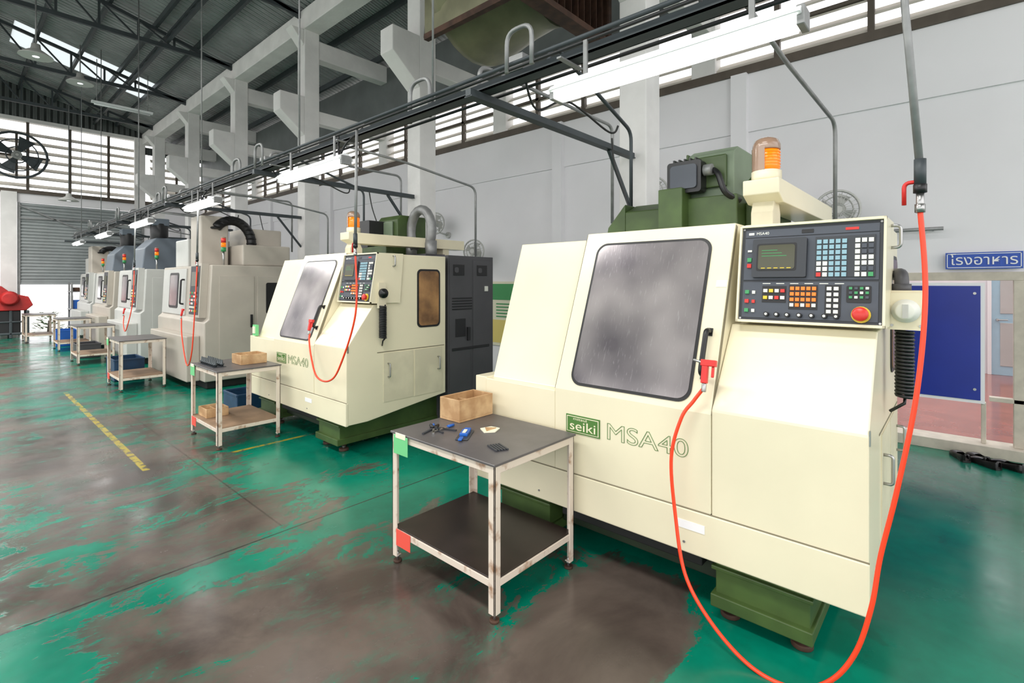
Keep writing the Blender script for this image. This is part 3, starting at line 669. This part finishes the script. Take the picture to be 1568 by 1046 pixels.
# ------------------------------------------------------------------ overhead
def fixture(y0,y1,x=2.3,z=2.66):
    e=empty('fluorescent_light_fixture',(x,(y0+y1)/2,z)); b=B()
    b.prof([(x-.02,z+.07),(x-.075,z+.02),(x-.075,z+.01),(x+.075,z+.01),(x+.075,z+.02),(x+.02,z+.07)],y0,y1,FIXW)
    b.box(x-.05,x+.05,y0-.01,y0+.02,z-.03,z+.05,GALV); b.box(x-.05,x+.05,y1-.02,y1+.01,z-.03,z+.05,GALV)
    b.done('housing',e,bevel=.003,seg=1); b=B()
    b.cyl((x-.035,y0+.03,z-.012),(x-.035,y1-.03,z-.012),.016,TUBE,n=12); b.cyl((x+.035,y0+.03,z-.012),(x+.035,y1-.03,z-.012),.016,TUBE,n=12)
    b.done('tubes',e); b=B()
    for y in(y0+.2,y1-.2):
        b.box(x-.004,x+.16,y-.012,y+.012,z+.07,z+.08,GALV); b.box(x-.006,x+.006,y-.012,y+.012,z+.07,z+.26,GALV)
    b.done('brackets',e)
for y0,y1 in((.47,1.72),(4.0,5.27),(7.15,8.4),(10.4,11.7),(13.8,15.1),(17.2,18.4)): fixture(y0,y1)
TX,TZ=2.45,2.9
er=empty('overhead_cable_rack',(TX,8.7,TZ)); b=B()
b.box(TX-.05,TX+.05,-2,19.5,TZ,TZ+.012,DSTEEL); b.box(TX-.05,TX-.042,-2,19.5,TZ,TZ+.05,DSTEEL); b.box(TX+.042,TX+.05,-2,19.5,TZ,TZ+.05,DSTEEL)
b.tube([(TX-.09,-2,TZ+.08),(TX-.09,19,TZ+.08)],.014,DSTEEL); b.tube([(TX-.14,-2,TZ+.02),(TX-.14,19,TZ+.02)],.01,BLACK); b.tube([(TX+.1,-2,TZ+.1),(TX+.1,19,TZ+.1)],.022,DSTEEL)
b.tube([(TX+.2,-2,TZ+.05),(TX+.2,19,TZ+.05)],.012,BLACK)
for y in COLY:
    if y<0: continue
    b.beam((TX-.15,y,TZ-.03),(XC-.15,y,TZ-.03),.05,.05,DSTEEL); b.beam((TX-.15,y,TZ-.055),(XC-.15,y,TZ-.055),.07,.008,DSTEEL)
    b.beam((XC-.15,y,TZ-.6),(XC-.6,y,TZ-.06),.03,.03,DSTEEL)
    b.tube(bend([(TX+.1,y+.15,TZ+.1),(TX+.1,y+.15,TZ+.28),(XC-.25,y+.17,TZ+.28),(XC-.25,y+.17,2.2)],.1),.016,GALV)
b.done('cable_tray',er)
for oy in(0,3.87,7.6,11.0,14.2):
    b=B()
    b.tube(bend([(TX,.87+oy,TZ+.03),(TX,.87+oy,TZ+.13),(3.3,.87+oy,TZ+.13),(4.35,.85+oy,TZ+.03),(4.4,.85+oy,2.2)],.1),.018,DSTEEL)
    b.tube(bend([(TX+.1,.8+oy,TZ+.1),(3.4,.8+oy,TZ+.06),(4.42,.7+oy,TZ-.1),(4.42,.7+oy,1.9)],.1),.014,GALV)
    b.tube(bend([(TX,1.9+oy,TZ+.03),(TX+.05,1.9+oy,TZ+.2),(3.6,1.95+oy,TZ-.1),(3.6,1.95+oy,2.16)],.08),.014,DSTEEL)
    b.tube(bend([(2.3,1.9+oy,TZ),(2.3,1.9+oy,TZ+.25),(2.3,2.1+oy,TZ+.25),(2.3,2.1+oy,TZ)],.08),.014,GALV)
    b.tube(bend([(2.5,3.1+oy,TZ),(2.5,3.1+oy,TZ+.32),(2.5,3.35+oy,TZ+.32),(2.5,3.35+oy,TZ)],.1),.016,GALV)
    for y in(.3,1.7): b.beam((2.3,y+oy,TZ-.02),(2.52,y+oy,TZ-.02),.03,.01,GALV)
    b.box(TX-.06,TX+.06,2.05+oy,2.2+oy,TZ+.05,TZ+.15,GALV)
    b.tube(spline([(TX,2.1+oy,TZ+.1),(TX+.2,2.15+oy,TZ-.12),(TX+.5,2.1+oy,TZ+.0),(TX+.9,2.0+oy,TZ-.15),(3.4,1.95+oy,TZ-.1)]),.008,BLACK)
    b.tube(spline([(TX-.1,.35+oy,TZ+.05),(TX-.12,.3+oy,TZ-.15),(TX-.1,.2+oy,TZ-.05),(TX,.1+oy,TZ+.08)]),.009,BLACK)
    b.tube(spline([(3.9,2.3+oy,TZ-.02),(3.95,2.3+oy,TZ-.25),(4.0,2.2+oy,2.3),(3.9,2.1+oy,2.0)]),.008,BLACK)
    b.done('conduit_drop',er)
b=B()
for y in(.95,3.0,5.2,8.3,12,15.7,18.5): b.cyl((TX,y,TZ+.01),(TX,y,rz(TX)-.15),.009,GALV,n=6)
b.done('hanger_rods',er)
def gun(p):
    p=V(p); b=B()
    fr=(p,V((0,-1,0)),V((.2,0,.98)).normalized(),V((-.98,0,.2)).normalized())
    b.ob(fr,-.014,.014,-.06,.03,-.01,.014,REDP); b.ob(fr,-.02,.05,.02,.05,-.01,.016,REDP); b.ob(fr,.03,.042,-.03,.02,-.004,.008,REDP)
    q=fr[0]-fr[1]*.02+fr[2]*.035; b.cyl(q,q-fr[1]*.04+fr[2]*.01,.006,STEEL); b.cyl(p-fr[2]*.06,p-fr[2]*.1,.011,STEEL)
    return b
def air_line(pipe,hose,gp):
    e=empty('air_hose',pipe[-1])
    b=B(); b.tube(pipe,.0125,GALV,10); p=V(pipe[-1])
    b.cyl(p+Z1*.04,p-Z1*.05,.018,DSTEEL); b.cyl(p-Z1*.05,p-Z1*.08,.02,BLACK,n=8); b.cyl(p-Z1*.08,p-Z1*.15,.012,STEEL); b.cyl(p-Z1*.12,p-Z1*.15,.016,STEEL,n=6)
    b.tube(bend([p-Z1*.04,p-Z1*.04+V((0,.045,0)),p-Z1*.12+V((0,.045,0))],.02),.007,REDP,6)
    b.done('drop_pipe',e); b=B(); b.tube(spline(hose,10),.0085,ORANGE,10); b.done('orange_hose_line',e)
    b=gun(gp); b.done('blow_gun',e,bevel=.003)
air_line([(2.32,.165,2.93),(2.31,.15,2.6),(2.30,.107,2.0)],[(2.30,.107,1.86),(2.29,.092,1.56),(2.27,.114,1.216),(2.25,.168,.862),(2.24,.215,.613),(2.22,.24,.426),(2.21,.288,.24),(2.20,.369,.1),(2.2,.49,.012),(2.2,.646,.016),(2.22,.813,.11),(2.25,.943,.258),(2.28,1.003,.499),(2.29,1.028,.766),(2.31,.988,.956),(2.335,.94,1.04),(2.345,.90,1.1)],(2.352,.89,1.19))
air_line([(2.32,3.86,2.93),(2.3,3.85,1.98)],[(2.3,3.85,1.85),(2.29,3.83,1.34),(2.27,4.05,.87),(2.26,4.22,.72),(2.26,4.45,.73),(2.28,4.6,.9),(2.32,4.72,1.04),(2.345,4.76,1.1)],(2.352,4.76,1.19))
air_line([(2.32,8.0,2.93),(2.3,7.98,1.98)],[(2.3,7.98,1.85),(2.27,7.98,1.2),(2.25,8.05,.6),(2.26,8.3,.42),(2.28,8.6,.8),(2.3,8.7,1.07)],(2.31,8.7,1.16))
air_line([(2.32,11.6,2.93),(2.3,11.6,1.98)],[(2.3,11.6,1.85),(2.27,11.6,1.2),(2.2,11.75,.7),(2.2,11.95,.8),(2.22,12.0,.97)],(2.22,12.0,1.06))
# exhaust fan hood high up
cx,cy,cz=4.0,3.05,4.8
e=empty('exhaust_fan_hood',(cx,cy,cz-.7)); b=B()
for dx in(-.66,.66):
    b.box(cx+dx-.03,cx+dx+.03,cy-.28,cy-.12,cz-.65,cz+.75,RUST)
for dz in(-.65,.72): b.box(cx-.69,cx+.69,cy-.28,cy-.12,cz+dz-.03,cz+dz+.03,RUST)
for i in range(12): b.ext([(cx-.6+i*.11,cy-.28,cz-.62),(cx-.595+i*.11,cy-.28,cz-.62),(cx-.56+i*.11,cy-.18,cz-.62),(cx-.565+i*.11,cy-.18,cz-.62)],(0,0,1.3),RUST)
b.box(cx-.63,cx+.63,cy-.1,cy-.08,cz-.62,cz+.7,DARK)
for z in(-.2,.25): b.box(cx-.63,cx+.63,cy-.15,cy-.13,cz+z,cz+z+.03,RUST)
b.done('shutter_frame',e); b=B()
b.box(cx-.72,cx-.69,cy-.25,cy+1.1,cz-.62,cz+.8,OLIVE)
b.lathe((cx,cy-.05,cz+.0),(-.1,1,.1),[(.6,0),(.6,.15),(.66,.4),(.76,.7),(.82,.9),(.84,.92),(.84,1.0),(.78,1.0),(.5,.3)],OLIVE,32)
b.done('fan_bell',e); b=B()
for p in((cx-.6,cy-.2,cz+.72),(cx+.6,cy-.2,cz+.72),(cx-.2,cy+.8,cz+.7)): b.cyl(p,(p[0],p[1],rz(p[0])-.1),.02,DSTEEL)
b.beam((cx-.7,cy-.28,cz-.65),(cx-.7,cy+1.1,cz-.65),.06,.06,RUST); b.beam((cx-.7,cy+1.1,cz-.65),(cx-.4,cy+1.1,rz(cx)-.2),.04,.04,DSTEEL)
b.done('hanger_frame',e)
def fan(x,y,z,r,face=(-1,-.3,0),ring=1,rm=GALV):
    b=B(); f=V(face).normalized(); o=V((x,y,z)); s=f.orthogonal().normalized(); t=f.cross(s)
    for q in(.35,.7,1): 
        for d in(.05,.0): b.tube([o+f*d*(1.3-q)+ (s*math.cos(k*.2618)+t*math.sin(k*.2618))*r*q for k in range(24)],(.005 if q<1 else .012)*ring,rm,6,True)
    for k in range(24):
        a=k*.2618; dr=(s*math.cos(a)+t*math.sin(a)); b.tube([o+f*.07+dr*.04,o+f*.045+dr*r*.7,o+dr*r],.003,rm,4)
    for k in range(4):
        a=k*math.pi/2; d1=s*math.cos(a)+t*math.sin(a); d2=s*math.cos(a+.7)+t*math.sin(a+.7)
        b.ext([o+d1*.05,o+d1*r*.88-f*.03,o+d2*r*.85+f*.02,o+d2*.06],f*.006,GREYL if r<.5 else DSTEEL)
    b.cyl(o+f*.06,o-f*.16,.06 if r<.5 else .12,GREYL)
    return b,o,f
for x,y,z in((6.1,7.4,2.72),(6.1,6.35,2.15),(6.1,3.0,2.78),(6.1,.95,2.35)):
    b,o,f=fan(x,y,z,.2,rm=GREYL); b.tube([o-f*.14,o-f*.14-Z1*.16,(6.42,y,z-.2)],.018,GREYL); b.cyl((6.44,y,z-.2),(6.4,y,z-.2),.06,GREYL); b.done('wall_fan')
b,o,f=fan(1.32,21.2,5.45,.68,(0,-1,0),3,DSTEEL); b.beam(o+V((-.75,.12,0)),o+V((.75,.12,0)),.06,.06,BROWN); b.beam(o+V((0,.12,-.7)),o+V((0,.12,.7)),.06,.06,BROWN); b.beam(o+V((0,.12,0)),(1.32,21.7,5.45),.08,.08,BROWN)
b.done('industrial_wall_fan')
for x,y,z in((1.9,14.5,6.0),(2.3,19.5,4.0),(1.0,12.2,5.6)):
    b=B(); b.cyl((x,y,z+.16),(x,y,6.85),.012,GALV,n=6); b.lathe((x,y,z),(0,0,1),[(.24,0),(.23,.02),(.12,.1),(.07,.13),(.06,.22),(0,.22)],GREYL); b.lathe((x,y,z+.0),(0,0,1),[(.05,.0),(.05,.04),(.0,.05)],FIXGLOW); b.done('pendant_lamp')
b=B(); b.box(2.2,3.4,15.2,15.3,5.85,5.9,FIXW); b.cyl((2.3,15.25,5.9),(2.3,15.25,6.9),.008,GALV,n=6); b.cyl((3.3,15.25,5.9),(3.3,15.25,6.8),.008,GALV,n=6); b.cyl((2.25,15.25,5.83),(3.35,15.25,5.83),.02,FIXW); b.done('strip_light')
def shoe(x,y,a):
    # low slip-on shoe: sole, closed toe cap, open heel collar
    b=B(); c,s=math.cos(a),math.sin(a)
    def P(l,w,h): return V((x+c*l-s*w,y+s*l+c*w,h))
    outline=[(-.13,.0),(-.125,.028),(-.1,.038),(-.03,.036),(.03,.044),(.08,.05),(.115,.042),(.138,.02),(.14,0)]
    ring=outline+[(l,-w) for l,w in outline[-2:0:-1]]
    b.ext([P(l,w,.001) for l,w in ring],(0,0,.018),LEATH)
    b.ext([P(l*.9,w*.8,.019) for l,w in ring],(0,0,.004),INSOLE)
    secs=[(-.13,.012,.07),(-.122,.03,.078),(-.08,.037,.074),(-.03,.036,.062),(.0,.038,.06),(.03,.044,.062),(.07,.049,.056),(.105,.044,.045),(.13,.03,.034),(.141,.008,.026)]
    i=b.mi(LEATH); R=[]
    for l,w,h in secs:
        row=[]
        for t in range(9):
            q=math.pi*t/8; row.append(b.bm.verts.new(P(l,w*math.copysign(abs(math.cos(q))**.6,math.cos(q)),.018+(h-.018)*math.sin(q)**.7 if 0<t<8 else .018)))
        R.append(row)
    for n_,(p,q) in enumerate(zip(R,R[1:])):
        for k in range(8):
            if n_<4 and 2<=k<=5 and n_>0: continue
            f=b.bm.faces.new((p[k],p[k+1],q[k+1],q[k])); f.smooth=True; f.material_index=i
    b.done('leather_shoe')
for x,y,a in((6.13,.0,3.5),(6.16,-.12,3.6),(6.04,-.16,3.9),(6.08,-.3,4.1)): shoe(x,y,a+math.pi)
def shrub(x,y,z,r,m,name):
    b=B(); i=b.mi(m)
    for k in range(120):
        a=random.random()*6.28; h=random.random()*r*1.3; rr_=r*(1-.35*h/r)*random.uniform(.2,1); p=V((x+rr_*math.cos(a),y+rr_*math.sin(a),z+h))
        d=V((math.cos(a),math.sin(a),random.uniform(-.3,.8))).normalized()*r*.3; w=d.cross(Z1).normalized()*r*.1
        vs=[b.bm.verts.new(q) for q in(p,p+d*.5+w,p+d,p+d*.5-w)]; f=b.bm.faces.new(vs); f.material_index=i
    b.cyl((x,y,z),(x,y,z+r*.8),.05,BROWN,.02); b.done(name)
shrub(2.3,24.0,-.13,.5,LEAF,'garden_shrub'); shrub(3.7,25,-.13,.6,LEAF,'garden_shrub')
# red covered machine on a dark frame by the shutter
b=B()
b.ext([(-.2,20.2,.8),(1.45,20.2,.8),(1.6,20.2,.95),(1.5,20.2,1.2),(1.15,20.2,1.3),(.95,20.2,1.5),(.5,20.2,1.62),(-.2,20.2,1.65)],(0,.7,0),MAROON)
b.cyl((1.1,20.15,1.15),(1.1,20.0,1.15),.22,MAROON,.16); b.cyl((.4,20.15,1.2),(.4,20.0,1.2),.28,MAROON,.2)
b.box(-.15,1.35,20.35,20.8,.1,.8,BLACK)
for x in(-.1,.5,1.1,1.45): b.box(x,x+.07,20.2,20.27,0,.8,DSTEEL); b.box(x,x+.07,20.83,20.9,0,.8,DSTEEL)
b.box(-.15,1.52,20.2,20.27,.1,.17,DSTEEL); b.box(-.15,1.52,20.2,20.27,.45,.5,DSTEEL)
b.done('covered_red_machine',bevel=.02)
b=B()
for x in(2.5,3.7):
    for y in(20.75,21.3): b.box(x,x+.05,y,y+.05,0,1.6,GALV)
for z in(.2,.75,1.3):
    b.box(2.48,3.77,20.73,21.37,z,z+.03,GALV)
    for k in range(5): 
        xx=2.55+k*.23; b.box(xx,xx+.17,20.8,21.2,z+.03,z+.03+random.uniform(.1,.3),random.choice([GREYD,PLY,BLUEP,GREY,RUST]))
b.done('storage_rack',bevel=.005,seg=1)
# ------------------------------------------------------------------ light
w=bpy.data.worlds.new('World'); bpy.context.scene.world=w; w.use_nodes=True
bg=w.node_tree.nodes['Background']; bg.inputs[0].default_value=(.99,.985,1,1); bg.inputs[1].default_value=2.4
def area(name,loc,rot,sx,sy,p,col=(1,1,1)):
    l=bpy.data.lights.new(name,'AREA'); l.shape='RECTANGLE'; l.size=sx; l.size_y=sy; l.energy=p; l.color=col
    o=bpy.data.objects.new(name,l); o.location=loc; o.rotation_euler=rot; bpy.context.scene.collection.objects.link(o)
for i,y in enumerate((1,6.5,12,17)): area('added_fill_light',(-1.0,y,6.3),(0,math.radians(22),0),1.2,3,(330,360,420,520)[i],(1,.985,.95))  # unseen area lights added under the roof for top-down shading and highlights
cam=bpy.data.cameras.new('camera'); co=bpy.data.objects.new('camera',cam); bpy.context.scene.collection.objects.link(co)
co.location=(0,0,1.6); co.rotation_euler=(math.radians(90),0,math.radians(-48.2)); cam.lens=17.63; cam.sensor_width=36; cam.shift_y=-.0574; cam.clip_end=300
bpy.context.scene.camera=co
vs=bpy.context.scene.view_settings; vs.view_transform='Standard'; vs.exposure=.08
